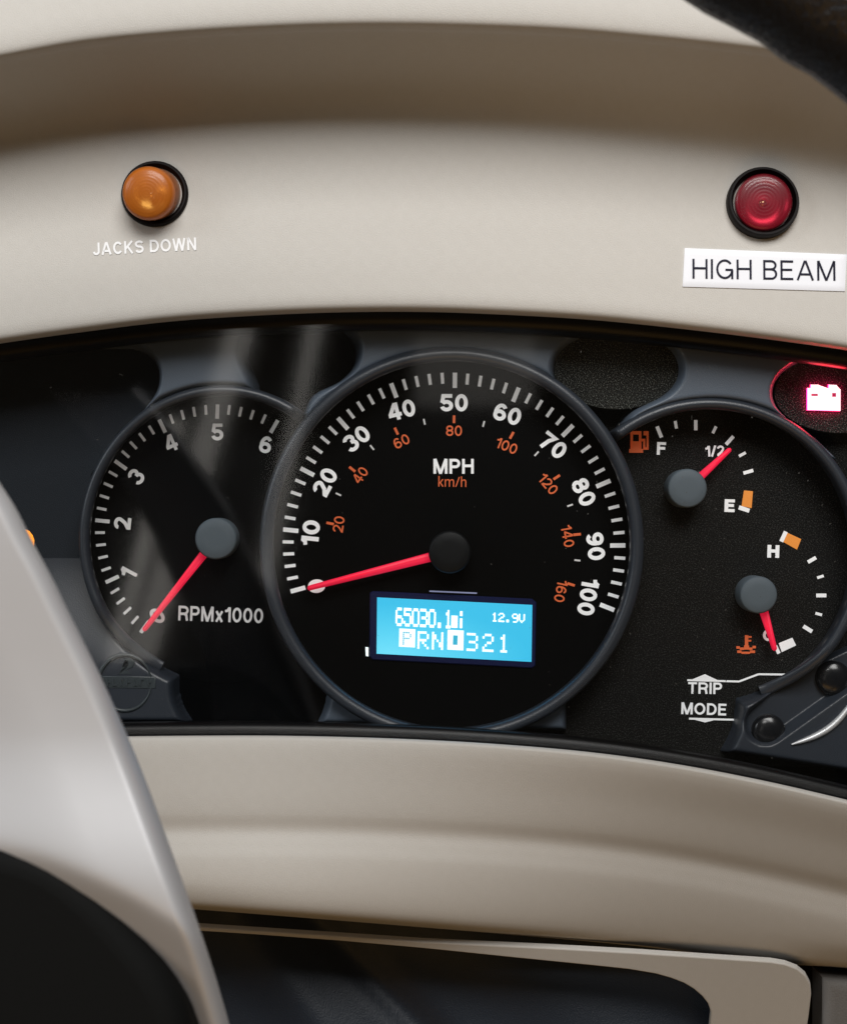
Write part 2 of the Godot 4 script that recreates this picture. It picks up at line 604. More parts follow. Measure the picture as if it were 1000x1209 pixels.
	M.pad = plain_mat(lin(0.004, 0.0042, 0.0042), 0.7, 0.2)
	grain(M.pad, fine, 14.0, 0.4)
	M.shroud = plain_mat(lin(0.011, 0.017, 0.028), 0.45, 0.4)
	grain(M.shroud, fine, 20.0, 0.3)
	M.gap = plain_mat(lin(0.05, 0.043, 0.032), 0.8, 0.3)
	M.shaded_beige = plain_mat(lin(0.12, 0.112, 0.105), 0.7, 0.3)  # beige with the side panel's shade put into the colour
	grain(M.shaded_beige, fine, 24.0, 0.5)
	M.sticker = plain_mat(lin(0.80, 0.81, 0.86), 0.45, 0.4)
	M.ink = plain_mat(lin(0.010, 0.010, 0.025), 0.6, 0.3)
	M.print = plain_mat(lin(0.86, 0.86, 0.87), 0.6, 0.3)
	M.bezel = plain_mat(lin(0.005, 0.003, 0.003), 0.5, 0.25)
	M.amber = plain_mat(Color(lin(0.56, 0.15, 0.012), 0.66), 0.4, 0.5)
	M.amber.transparency = BaseMaterial3D.TRANSPARENCY_ALPHA
	M.amber.clearcoat_enabled = true
	M.amber.clearcoat = 0.2
	M.amber.clearcoat_roughness = 0.12
	M.red = plain_mat(Color(lin(0.24, 0.004, 0.018), 0.6), 0.35, 0.5)
	M.red.transparency = BaseMaterial3D.TRANSPARENCY_ALPHA
	M.red.clearcoat_enabled = true
	M.red.clearcoat = 0.4
	M.red.clearcoat_roughness = 0.1
	M.amber_body = plain_mat(lin(0.42, 0.10, 0.008), 0.4, 0.4)
	M.red_body = plain_mat(lin(0.20, 0.003, 0.014), 0.4, 0.4)
	M.reflector_gold = plain_mat(lin(0.75, 0.42, 0.1), 0.3, 0.5, 1.0)
	M.reflector_red = plain_mat(lin(0.6, 0.03, 0.06), 0.3, 0.5, 1.0)
	M.filament = plain_mat(lin(0.8, 0.55, 0.3), 0.2, 0.5, 1.0)
	M.speck = plain_mat(lin(0.085, 0.083, 0.078), 0.8, 0.2)
	M.button = plain_mat(lin(0.008, 0.009, 0.011), 0.22, 0.5)
	M.tray_highlight = plain_mat(lin(0.8, 0.81, 0.83), 0.42, 0.5, 0.6)  # bright colour carries the highlight of the button tray edge
	M.emblem = plain_mat(lin(0.040, 0.050, 0.055), 0.35, 0.5)

# ---------------------------------------------------------------- outlines read from the photograph
var line_a := [Vector2(-60, 84), Vector2(0, 73), Vector2(100, 55), Vector2(200, 45), Vector2(300, 38.5), Vector2(400, 35), Vector2(500, 35), Vector2(650, 40), Vector2(750, 48), Vector2(900, 64), Vector2(1000, 80), Vector2(1060, 92)]
var line_b := [Vector2(-60, 200), Vector2(0, 189), Vector2(100, 174), Vector2(250, 160), Vector2(400, 156), Vector2(500, 158), Vector2(650, 167), Vector2(750, 178), Vector2(850, 191), Vector2(1000, 214), Vector2(1060, 224)]
var line_c := [Vector2(-60, 416), Vector2(0, 405), Vector2(100, 391), Vector2(200, 379), Vector2(300, 372), Vector2(400, 368), Vector2(500, 367.5), Vector2(600, 371), Vector2(700, 377), Vector2(800, 387), Vector2(900, 399), Vector2(1000, 413), Vector2(1060, 423)]
var line_d := [Vector2(-60, 873), Vector2(150, 869), Vector2(300, 868), Vector2(400, 869.5), Vector2(500, 873), Vector2(600, 879), Vector2(700, 888), Vector2(800, 902), Vector2(900, 921), Vector2(1000, 944), Vector2(1060, 959)]
var line_e := [Vector2(100, 1062), Vector2(225, 1071), Vector2(500, 1093), Vector2(750, 1115), Vector2(900, 1134), Vector2(1000, 1142), Vector2(1060, 1147)]

func upper_rows(x: float) -> Array:
	var a := along(line_a, x)
	var b := along(line_b, x)
	var c := along(line_c, x)
	return [Vector2(a - 330, 40), Vector2(a - 130, 60), Vector2(a - 60, 64.5), Vector2(a - 25, 65.5), Vector2(a - 8, 64.6), Vector2(a - 1, 61.5), Vector2(a + 4, 56),
		Vector2(lerpf(a, b, 0.4), 37), Vector2(lerpf(a, b, 0.65), 29.5), Vector2(lerpf(a, b, 0.88), 26.5), Vector2(b + 18, 27.5),
		Vector2(lerpf(b, c, 0.45), 29.5), Vector2(c - 40, 31.2), Vector2(c - 10, 31.4), Vector2(c - 3, 30.2), Vector2(c, 27.5), Vector2(c + 1, 18)]

func lower_rows(x: float) -> Array:
	var d := along(line_d, x)
	var e := along(line_e, x)
	var rows := [Vector2(d + 0.5, 18), Vector2(d + 0.5, 28), Vector2(d + 1.5, 32.3), Vector2(d + 6, 33.3), Vector2(d + 55, 33.5), Vector2(d + 92, 32.8), Vector2(d + 112, 31.4),
		Vector2(d + 128, 32.3), Vector2(d + 146, 33.3), Vector2(lerpf(d + 146, e, 0.5), 32.8), Vector2(e - 12, 30.8), Vector2(e - 3, 28.5), Vector2(e, 25), Vector2(e + 1, -64)]
	var lean := -2.5 + 34.0 * smoothstep(300.0, 900.0, x)
	for k in range(4, 13):
		rows[k].y -= lean * clampf((rows[k].x - d) / (e - d), 0, 1)
	return rows

# ---------------------------------------------------------------- the moulded bezel
func ell(x: float, y: float, cx: float, cy: float, rx: float, ry: float) -> float:
	var qx := (x - cx) / rx
	var qy := (y - cy) / ry
	return (sqrt(qx * qx + qy * qy) - 1.0) * (rx + ry) * 0.5

func capsule(x: float, y: float, a: Vector2, b: Vector2, ra: float, rb: float) -> float:
	var p := Vector2(x, y) - a
	var d := b - a
	var t := clampf(p.dot(d) / d.length_squared(), 0, 1)
	return (p - d * t).length() - lerpf(ra, rb, t)

func smin(a: float, b: float, k: float) -> float:
	var h := maxf(k - absf(a - b), 0.0) / k
	return minf(a, b) - h * h * k * 0.25

func smax(a: float, b: float, k: float) -> float:
	return -smin(-a, -b, k)

func round_up(s: float, w: float, h: float) -> float:
	# height over a shape with signed distance s: rounded shoulder of width w
	if s >= 0.0:
		return -0.6
	if s <= -w:
		return h
	var t := 1.0 + s / w
	return h * sqrt(maxf(0.0, 1.0 - t * t))

var on_ring := false

func bezel_height(x: float, y: float) -> float:
	var ht := ell(x, y, 262, 636, 157, 169)
	var hs := ell(x, y, 533.5, 643.5, 211.5, 218)
	var hr := ell(x, y, 838, 655, 172, 172)
	# upper web with four pockets for warning lights
	var p1 := minf(capsule(x, y, Vector2(-100, 444), Vector2(148, 444), 36, 36), maxf(x - 84.0, 400.0 - y))
	p1 = smin(p1, capsule(x, y, Vector2(50, 600), Vector2(146, 450), 66, 28), 20.0)
	var p2 := smin(ell(x, y, 354, 415, 66, 46), capsule(x, y, Vector2(340, 430), Vector2(326, 494), 38, 26), 16.0)
	var p3 := smin(ell(x, y, 728, 436, 71, 44), capsule(x, y, Vector2(722, 450), Vector2(712, 496), 40, 22), 16.0)
	var p4 := smin(ell(x, y, 990, 464, 74, 44), capsule(x, y, Vector2(985, 475), Vector2(1040, 560), 44, 20), 16.0)
	var web := maxf(y - 545.0, -minf(minf(p1, p2), minf(p3, p4)))
	# lower corners
	var flare := 16.0 * pow(clampf((y - 815.0) / 42.0, 0, 1), 2.0)
	var foot := maxf(maxf(x - 205.0 - flare, 640.0 - y), y - 858.0)
	foot = smax(foot, -ht + 2.0, 6.0)
	var feet := maxf(maxf(385.0 - flare * 0.7 - x, x - 672.0), maxf(800.0 - y, y - 862.0 - (x - 480.0) * 0.03))
	var pod := maxf(maxf(876.0 - 20.0 * pow(clampf((y - 840.0) / 55.0, 0, 1), 2.0) - x, 700.0 - y), y - 893.0 - (x - 860.0) * 0.16)
	pod = maxf(pod, -(x - 876.0) * 0.42 - (y - 834.0) * 0.9 - 4.0)
	pod = smax(pod, -hr + 2.0, 6.0)
	var tray := minf(capsule(x, y, Vector2(906, 856), Vector2(985, 795), 26, 30), capsule(x, y, Vector2(985, 795), Vector2(1080, 700), 30, 34))
	var top := 22.0 + along(line_c, x) - 16.0
	web = maxf(web, top - y)
	var flat := minf(minf(web, foot), minf(feet, pod))
	flat = maxf(flat, 7.0 - hs)
	flat = maxf(flat, maxf(7.0 - ht, 7.0 - hr))
	var h := round_up(flat, 9.0, lerpf(8.0, 13.5, smoothstep(800.0, 500.0, y)) if y < 620.0 or x > 300.0 else lerpf(0.5, 8.0, smoothstep(650.0, 800.0, y)))
	if pod < 0.0 and tray < 0.0:
		h = minf(h, lerpf(8.0, 3.6, clampf(-tray / 7.0, 0, 1)))
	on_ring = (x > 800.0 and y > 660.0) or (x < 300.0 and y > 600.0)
	return h

# a rounded rim swept round an ellipse from angle a0 to a1 (degrees, clockwise from the top)
func rim(parent: Node, cx: float, cy: float, rx: float, ry: float, under: float, wide: float, top: float, a0: float, a1: float, taper0: float, taper1: float) -> void:
	var prof := [Vector2(under, -1.0), Vector2(under * 0.3, top * 0.5)]
	for i in 15:
		var t := PI * i / 14.0
		prof.append(Vector2(wide * 0.5 * (1.0 - cos(t)), top - 2.4 + 2.4 * pow(sin(t), 0.8)))
	prof.append(Vector2(wide, 2.0))
	prof.append(Vector2(wide, -1.0))
	var nu := int(absf(a1 - a0) / 1.25)
	var closed := absf(a1 - a0) > 359.0
	put("gauge_rim", sheet(nu, prof.size() - 1, func(i, j):
		var t: float = float(i) / nu
		var a := deg_to_rad(lerpf(a0, a1, t))
		var q: Vector2 = prof[j]
		var p := P(cx + sin(a) * (rx + q.x), cy - cos(a) * (ry + q.x), top)
		var k := 1.0
		if not closed:
			k = minf(smoothstep(-0.02, 1.0, t / taper0), smoothstep(-0.02, 1.0, (1.0 - t) / taper1))
		return Vector3(p.x, p.y, q.y * 0.001 * lerpf(0.35, 1.0, k))), M.ring, parent)

func build_bezel(parent: Node) -> void:
	var step := 2.0
	var x0 := -60.0
	var y0 := 372.0
	var nu := int((1100.0 - x0) / step)
	var nv := int((925.0 - y0) / step)
	var hh := PackedFloat32Array()
	hh.resize((nu + 1) * (nv + 1))
	var ring := PackedByteArray()
	ring.resize(hh.size())
	for j in nv + 1:
		for i in nu + 1:
			hh[j * (nu + 1) + i] = bezel_height(x0 + i * step, y0 + j * step)
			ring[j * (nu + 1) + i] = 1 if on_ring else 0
	# soften the steps of the grid a little
	for pass_ in 1:
		var h2 := hh.duplicate()
		for j in range(1, nv):
			for i in range(1, nu):
				var k := j * (nu + 1) + i
				h2[k] = hh[k] * 0.5 + (hh[k - 1] + hh[k + 1] + hh[k - nu - 1] + hh[k + nu + 1]) * 0.125
		hh = h2
	var w := nu + 1
	var at := func(i, j):
		var q := P(x0 + i * step, y0 + j * step, 11.0)
		return Vector3(q.x, q.y, hh[j * w + i] * 0.001)
	for kind in 2:
		var mesh := sheet(nu, nv, at, func(i, j):
			var k: int = j * w + i
			return ring[k] == kind and maxf(maxf(hh[k], hh[k + 1]), maxf(hh[k + w], hh[k + w + 1])) > -0.3)
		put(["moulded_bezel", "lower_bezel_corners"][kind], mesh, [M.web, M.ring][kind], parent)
	rim(parent, 533.5, 643.5, 211.5, 218.0, 6.0, 16.0, 15.5, 0.0, 360.0, 0.1, 0.1)
	rim(parent, 262, 636, 157, 169, 10.0, 13.0, 14.0, -152.0, 36.0, 0.2, 0.03)
	rim(parent, 838, 655, 172, 172, 8.0, 14.0, 14.0, -41.0, 158.0, 0.02, 0.16)

# ---------------------------------------------------------------- gauges
func track(pts: Array, t: float) -> Vector2:
	var n := pts.size()
	var k := clampi(int(floor(t)), 0, n - 2)
	var f := t - k
	var p1: Vector2 = pts[k]
	var p2: Vector2 = pts[k + 1]
	var p0: Vector2 = pts[k - 1] if k > 0 else p1 * 3 - p2 * 3 + pts[k + 2]
	var p3: Vector2 = pts[k + 2] if k + 2 < n else p2 * 3 - p1 * 3 + pts[k - 1]
	return p1.cubic_interpolate(p2, p0, p3, f)

func disc(called: String, cx: float, cy: float, rx: float, ry: float, zmm: float, mat: Material, parent: Node) -> MeshInstance3D:
	var pts := []
	for i in 96:
		pts.append(Vector2(cx + cos(TAU * i / 96) * rx, cy + sin(TAU * i / 96) * ry))
	return shape(called, pts, -0.5, zmm, mat, parent, 0.02)

func ticks(pts: Array, minors: int, c: Vector2, major: float, minor: float, wmaj: float, wmin: float, mat: Material, parent: Node) -> void:
	for i in (pts.size() - 1) * minors + 1:
		var p := track(pts, float(i) / minors)
		var d := (p - c).normalized()
		var big := i % minors == 0
		var outer := p + d * (major * 0.5)
		var l := major if big else minor
		bar("tick_mark", outer, outer - d * l, wmaj if big else wmin, 0.3, mat, parent, 0.12)

func needle(called: String, hub: Vector2, tip: Vector2, wide: float, from: float, parent: Node) -> MeshInstance3D:
	var zt := 5.2
	var d := (tip - hub).normalized()
	var s := Vector2(-d.y, d.x)
	var a := hub + d * from
	var pts := [a + s * wide * 0.5, a - s * wide * 0.5, tip - s * wide * 0.28 - d * 2.0, tip - s * wide * 0.12, tip + s * wide * 0.12, tip + s * wide * 0.28 - d * 2.0]
	return put(called, plate(pts, 3.8, zt, wide * 0.085, 3), M.needle, parent)

func hub_cap(px: float, py: float, r: float, mat: Material, parent: Node, top := 9.0) -> void:
	var k := (EYE - top * 0.001) / EYE * PIX
	var rr := r * k
	var at := P(px, py, top)
	var m := lathe([Vector2(rr * 1.0, -top * 0.001), Vector2(rr * 1.0, -0.0007), Vector2(rr * 0.965, -0.00025), Vector2(rr * 0.9, 0.0), Vector2(rr * 0.5, 0.00012), Vector2(0, 0.00015)], 72)
	put("needle_cap", m, mat, parent, Transform3D(Basis(), at))

# ---------------------------------------------------------------- scene
func _ready() -> void:
	rng.seed = 7
	# camera
	var cam := Camera3D.new()
	cam.name = "camera"
	cam.position = Vector3(0, 0, EYE)
	cam.keep_aspect = Camera3D.KEEP_HEIGHT
	var ca := CameraAttributesPhysical.new()
	ca.frustum_focal_length = 12.0 / (604.5 * PIX / EYE)
	ca.frustum_focus_distance = EYE - 0.012
	ca.exposure_aperture = 18.0
	ca.frustum_near = 0.02
	ca.frustum_far = 20.0
	cam.attributes = ca
	cam.fov = rad_to_deg(2.0 * atan(604.5 * PIX / EYE))
	cam.near = 0.02
	cam.far = 20.0
	add_child(cam)
	# surroundings, lamps of the cab and one added fill
	var we := WorldEnvironment.new()
	we.name = "surroundings"
	var env := Environment.new()
	env.background_mode = Environment.BG_COLOR
	env.background_color = lin(0.036, 0.030, 0.022)
	env.tonemap_mode = Environment.TONE_MAPPER_LINEAR
	env.tonemap_exposure = 1.0
	env.sdfgi_enabled = true
	env.ssao_enabled = true
	env.ssil_enabled = true
	we.environment = env
	add_child(we)
	area("cab_ceiling_light", Vector3(0.14, 0.96, 1.22), Vector3(0, 0, 0), Vector2(1.0, 0.7), 2.9, Color(0.985, 0.98, 0.97))
	area("warm_fill_light", Vector3(0.0, -0.75, 0.75), Vector3(0, 0.1, 0.0), Vector2(0.9, 0.5), 0.165, Color(1.0, 0.78, 0.47))  # added warm fill from below for the underside of the overhang
	area("side_window_light", Vector3(-1.3, 0.5, 0.75), Vector3(0, 0, 0), Vector2(0.5, 0.6), 0.55, Color(0.95, 0.98, 1.0))

	# added strip lights behind the camera, seen only as streaks in the clear cover
	for g in [[208.0, 640.0, 0.020, 0.34, -17.0, 0.0042], [318.0, 660.0, 0.012, 0.40, -11.0, 0.0028], [158.0, 690.0, 0.012, 0.26, -15.0, 0.0024], [560.0, 440.0, 0.09, 0.05, 0.0, 0.0009]]:
		var at := Vector3((g[0] - 500.0) * PIX * 2.556, (604.5 - g[1]) * PIX * 2.556, 0.822)
		var strip := area("streak_reflection_light", at, at + Vector3(0, 0, -1), Vector2(g[2], g[3]), g[5], Color(1.0, 0.98, 0.95))
		strip.rotate_object_local(Vector3(0, 0, 1), deg_to_rad(g[4]))
	var fb := SystemFont.new()
	fb.font_names = PackedStringArray(["Droid Sans"])
	fb.font_weight = 700
	var fv := FontVariation.new()
	fv.base_font = fb
	fv.variation_embolden = 0.45
	font_heavy = fv
	font_bold = fb
	var fp := SystemFont.new()
	fp.font_names = PackedStringArray(["Droid Sans"])
	fp.font_weight = 400
	font_plain = fp
	make_materials()
	build_dashboard()
	build_cluster()
	build_lamps()
	build_wheel()

func area(called: String, at: Vector3, to: Vector3, size: Vector2, energy: float, c: Color) -> AreaLight3D:
	var l := AreaLight3D.new()
	l.name = called
	l.area_size = size
	l.light_energy = energy
	l.light_color = c
	l.area_range = 6.0
	l.area_attenuation = 2.0
	l.shadow_enabled = true
	add_child(l, true)
	l.look_at_from_position(at, to, Vector3.UP)
	return l

func build_dashboard() -> void:
	var dash := base("dashboard")
	tag(dash, "beige moulded vinyl dashboard with overhanging hood surrounding the dark instrument cluster", "dashboard")
	put("hooded_upper_panel", swept(-300, 1300, 160, upper_rows, 5), M.beige, dash)
	put("ridged_lower_panel", swept(-300, 1300, 160, lower_rows, 5), M.beige, dash)
	# backing behind the seam, and the panel right of the rounded trim
	shape("seam_backing", [Vector2(-300, 1030), Vector2(1300, 1090), Vector2(1300, 1500), Vector2(-300, 1500)], -70.0, -64.0, M.gap, dash)
	put("side_filler", plate([Vector2(973, 1157), Vector2(1060, 1163), Vector2(1300, 1177), Vector2(1300, 1500), Vector2(973, 1500)], -20.0, -4.0, 3.0, 6), M.shaded_beige, dash)
	# column cover trim
	var pivot := P(600, 1120, 7.0)
	var trim := base("column_trim", pivot)
	trim.rotation.x = 0.52
	tag(trim, "beige trim frame with rounded right corner below the lower dashboard seam, around a dark opening", "trim panel")
	var outer := [Vector2(60, 1074), Vector2(230, 1086), Vector2(400, 1101), Vector2(500, 1110), Vector2(650, 1119.5), Vector2(750, 1127), Vector2(850, 1136), Vector2(890, 1139.5), Vector2(912, 1141.5), Vector2(930, 1145.5), Vector2(945, 1153), Vector2(956, 1164), Vector2(963, 1178), Vector2(966, 1195), Vector2(967, 1230), Vector2(968, 1500)]
	var inner := [Vector2(850, 1500), Vector2(848, 1225), Vector2(843, 1210), Vector2(835, 1198), Vector2(824, 1186), Vector2(811, 1176), Vector2(795, 1168), Vector2(776, 1161), Vector2(745, 1154), Vector2(700, 1147.5), Vector2(600, 1134), Vector2(500, 1120), Vector2(400, 1108), Vector2(300, 1098), Vector2(230, 1092), Vector2(60, 1080)]
	put("frame", plate(outer + inner, 5.2, 7.0, 0.45, 3, pivot), M.beige, trim)
	var back := Basis(Vector3(1, 0, 0), -0.52)
	var shroud := sheet(90, 60, func(i, j):
		var x: float = 40.0 + i * 10.0
		var y: float = 1070.0 + j * 8.0
		var z := -24.0 + 5.0 * smoothstep(1090.0, 1260.0, y - (x - 300.0) * 0.10)
		z += 3.2 * exp(-pow((x - 300.0 - (y - 1110.0) * 0.75) / 42.0, 2.0)) - 2.6 * exp(-pow((x - 395.0 - (y - 1110.0) * 1.0) / 26.0, 2.0))
		z += 1.6 * exp(-pow((x - 560.0 - (y - 1110.0) * 1.3) / 80.0, 2.0))
		return back * (P(x, y, z) - pivot))
	put("column_shroud", shroud, M.shroud, trim)

func build_cluster() -> void:
	var cl := base("instrument_cluster")
	tag(cl, "black instrument cluster with tachometer, speedometer, fuel and temperature gauges and lit display", "instrument cluster")
	# back plate and frame
	shape("back_plate", [Vector2(-300, 350), Vector2(1300, 350), Vector2(1300, 1040), Vector2(-300, 1040)], -4.0, 0.0, M.dial, cl)
	shape("left_side_plate", [Vector2(-100, 404), Vector2(190, 404), Vector2(190, 470), Vector2(140, 510), Vector2(108, 560), Vector2(98, 640), Vector2(108, 710), Vector2(160, 800), Vector2(160, 870), Vector2(-100, 870)], -0.5, 0.6, M.side, cl)
	put("upper_frame_strip", swept(-300, 1300, 80, func(x):
		var c := along(line_c, x)
		return [Vector2(c - 8, 23), Vector2(c + 6, 22.8), Vector2(c + 16, 21.8), Vector2(c + 21, 20.2), Vector2(c + 23, 18.5), Vector2(c + 23.5, 4)], 3), M.frame, cl)
	put("lower_frame_strip", swept(-300, 1300, 80, func(x):
		var d := along(line_d, x)
		return [Vector2(d - 17, 3), Vector2(d - 16.5, 17), Vector2(d - 15, 19.5), Vector2(d - 11, 20.5), Vector2(d - 4, 21), Vector2(d + 8, 21)], 3), M.frame, cl)
	disc("textured_pocket_floor", 728, 436, 74, 47, 9.0, M.pocket, cl)
	build_bezel(cl)
	build_tachometer(cl)
	build_speedometer(cl)
	build_small_gauges(cl)
	build_display(cl)
	build_warnings(cl)
	build_emblem(cl)
	# fine dust that has settled on the clear cover
	var dr := RandomNumberGenerator.new()
	dr.seed = 41
	var st := SurfaceTool.new()
	st.begin(Mesh.PRIMITIVE_TRIANGLES)
	for i in 120:
		var x := dr.randf_range(60, 1000)
		if i > 50:
			x = dr.randf_range(640, 1000)
		var y := dr.randf_range(along(line_c, x) + 20, along(line_d, x) - 20)
		var w := dr.randf_range(0.5, 1.2) * PIX
		var l := w * dr.randf_range(1.0, 2.0) if i % 13 else w * 6.0
		st.append_from(M.unit_box, 0, Transform3D(Basis(Vector3(0, 0, 1), dr.randf() * TAU) * Basis.from_scale(Vector3(l, w * (0.8 if i % 13 else 0.35), 0.00006)), P(x, y, 22.06)))
	var du := put("dust_specks", st.commit(), M.speck, cl)
	du.set_meta("kind", "stuff")
	# clear cover
	put("clear_cover", swept(-300, 1300, 60, func(x):
		var c := along(line_c, x) + 4.0
		var d := along(line_d, x) - 2.0
		return [Vector2(c, 22.0), Vector2(lerpf(c, d, 0.5), 22.0), Vector2(d, 22.0)], 4), M.lens, cl)

func build_tachometer(cl: Node) -> void:
	var g := disc("tachometer", 262, 636, 159, 171, 0.15, M.dial, cl)
	var pts := [Vector2(171.5, 740), Vector2(133, 684), Vector2(121.5, 615), Vector2(143, 549), Vector2(192, 503), Vector2(257, 486), Vector2(324, 503.5)]
	ticks(pts, 5, Vector2(252, 628), 17.0, 11.5, 4.4, 3.2, M.white_dim, g)
	var nums := [["0", 186, 727, -48], ["1", 152, 677, -62], ["2", 145, 618, -84], ["3", 161, 563, -52], ["4", 202, 523, -24], ["5", 257, 510, 0], ["6", 314, 525, 14]]
	for n in nums:
		words_at("numeral", n[0], n[1], n[2], 0.3, 20.0, n[3], M.white_dim, g, 14.0 if n[0] != "1" else 9.0, 0.20)
	words_at("caption", "RPMx1000", 261, 725.5, 0.3, 17.5, 2.0, M.white_dim, g, 100.0, 0.17)
	var nd := needle("needle", Vector2(254, 637), Vector2(169, 745), 10.0, 22.0, g)
	nd.name = "needle"
	hub_cap(255, 636, 24.5, M.cap, g)

func build_speedometer(cl: Node) -> void:
	var g := disc("speedometer", 533.5, 643.5, 214, 220, 0.22, M.dial, cl)
	var pts := [Vector2(352, 696), Vector2(343.5, 626), Vector2(363, 557), Vector2(405, 500), Vector2(465, 461), Vector2(537, 449), Vector2(609, 466), Vector2(670, 508.5), Vector2(712, 571), Vector2(729, 644), Vector2(716.5, 717)]
	ticks(pts, 5, Vector2(535, 646), 18.0, 13.0, 5.2, 3.8, M.white, g)
	var nums := [["0", 374, 692, -95], ["10", 367, 629, -84], ["20", 384, 569, -62], ["30", 421, 518, -38], ["40", 474, 484, -14], ["50", 536, 475.5, 0], ["60", 599, 489, 17], ["70", 653, 526, 38], ["80", 689, 581, 64], ["90", 703, 645, 84], ["100", 694, 705, 100]]
	for n in nums:
		var s: String = n[0]
		words_at("numeral", s, n[1], n[2], 0.35, 20.5, n[3], M.white, g, {1: 16.0, 2: 32.5, 3: 43.0}[s.length()] - (3.0 if s == "10" else 0.0), 0.215, 0.10)
	var kpts := [Vector2(390, 618), Vector2(416, 554), Vector2(468, 509), Vector2(536, 495), Vector2(604, 514), Vector2(657, 563.5), Vector2(681, 631), Vector2(674, 690)]
	var hub := Vector2(533, 646)
	for i in 15:
		var p := track(kpts, i * 0.5)
		var d := (p - hub).normalized()
		if i % 2 == 0:
			bar("kilometre_tick", p + d * 4.5, p - d * 4.5, 3.0, 0.3, M.orange, g, 0.12)
		else:
			bar("kilometre_tick", p + d * 3.5, p - d * 3.5, 2.0, 0.3, M.white_dim, g, 0.12)
	var kn := [["20", 400, 619, -82], ["40", 425.5, 561, -54], ["60", 474, 521, -26], ["80", 536, 508.5, 0], ["100", 598, 526.5, 22], ["120", 647, 571.5, 50], ["140", 670, 633, 80], ["160", 662, 698, 102]]
	for n in kn:
		var s: String = n[0]
		words_at("kilometre_numeral", s, n[1], n[2], 0.35, 12.5, n[3], M.orange, g, 9.4 * s.length() - (2.5 if s.length() == 3 else 0.0), 0.15)
	words_at("caption", "MPH", 535.5, 550.5, 0.35, 17.5, 0, M.white, g, 47.5, 0.18)
	lettering("caption", "km/h", 534, 568.5, 0.3, 12.5, 1, M.orange, g, 33.0, false)
	needle("needle", Vector2(531, 652), Vector2(363, 695), 11.0, 22.0, g)
	hub_cap(531, 652, 25.0, M.cap_black, g)

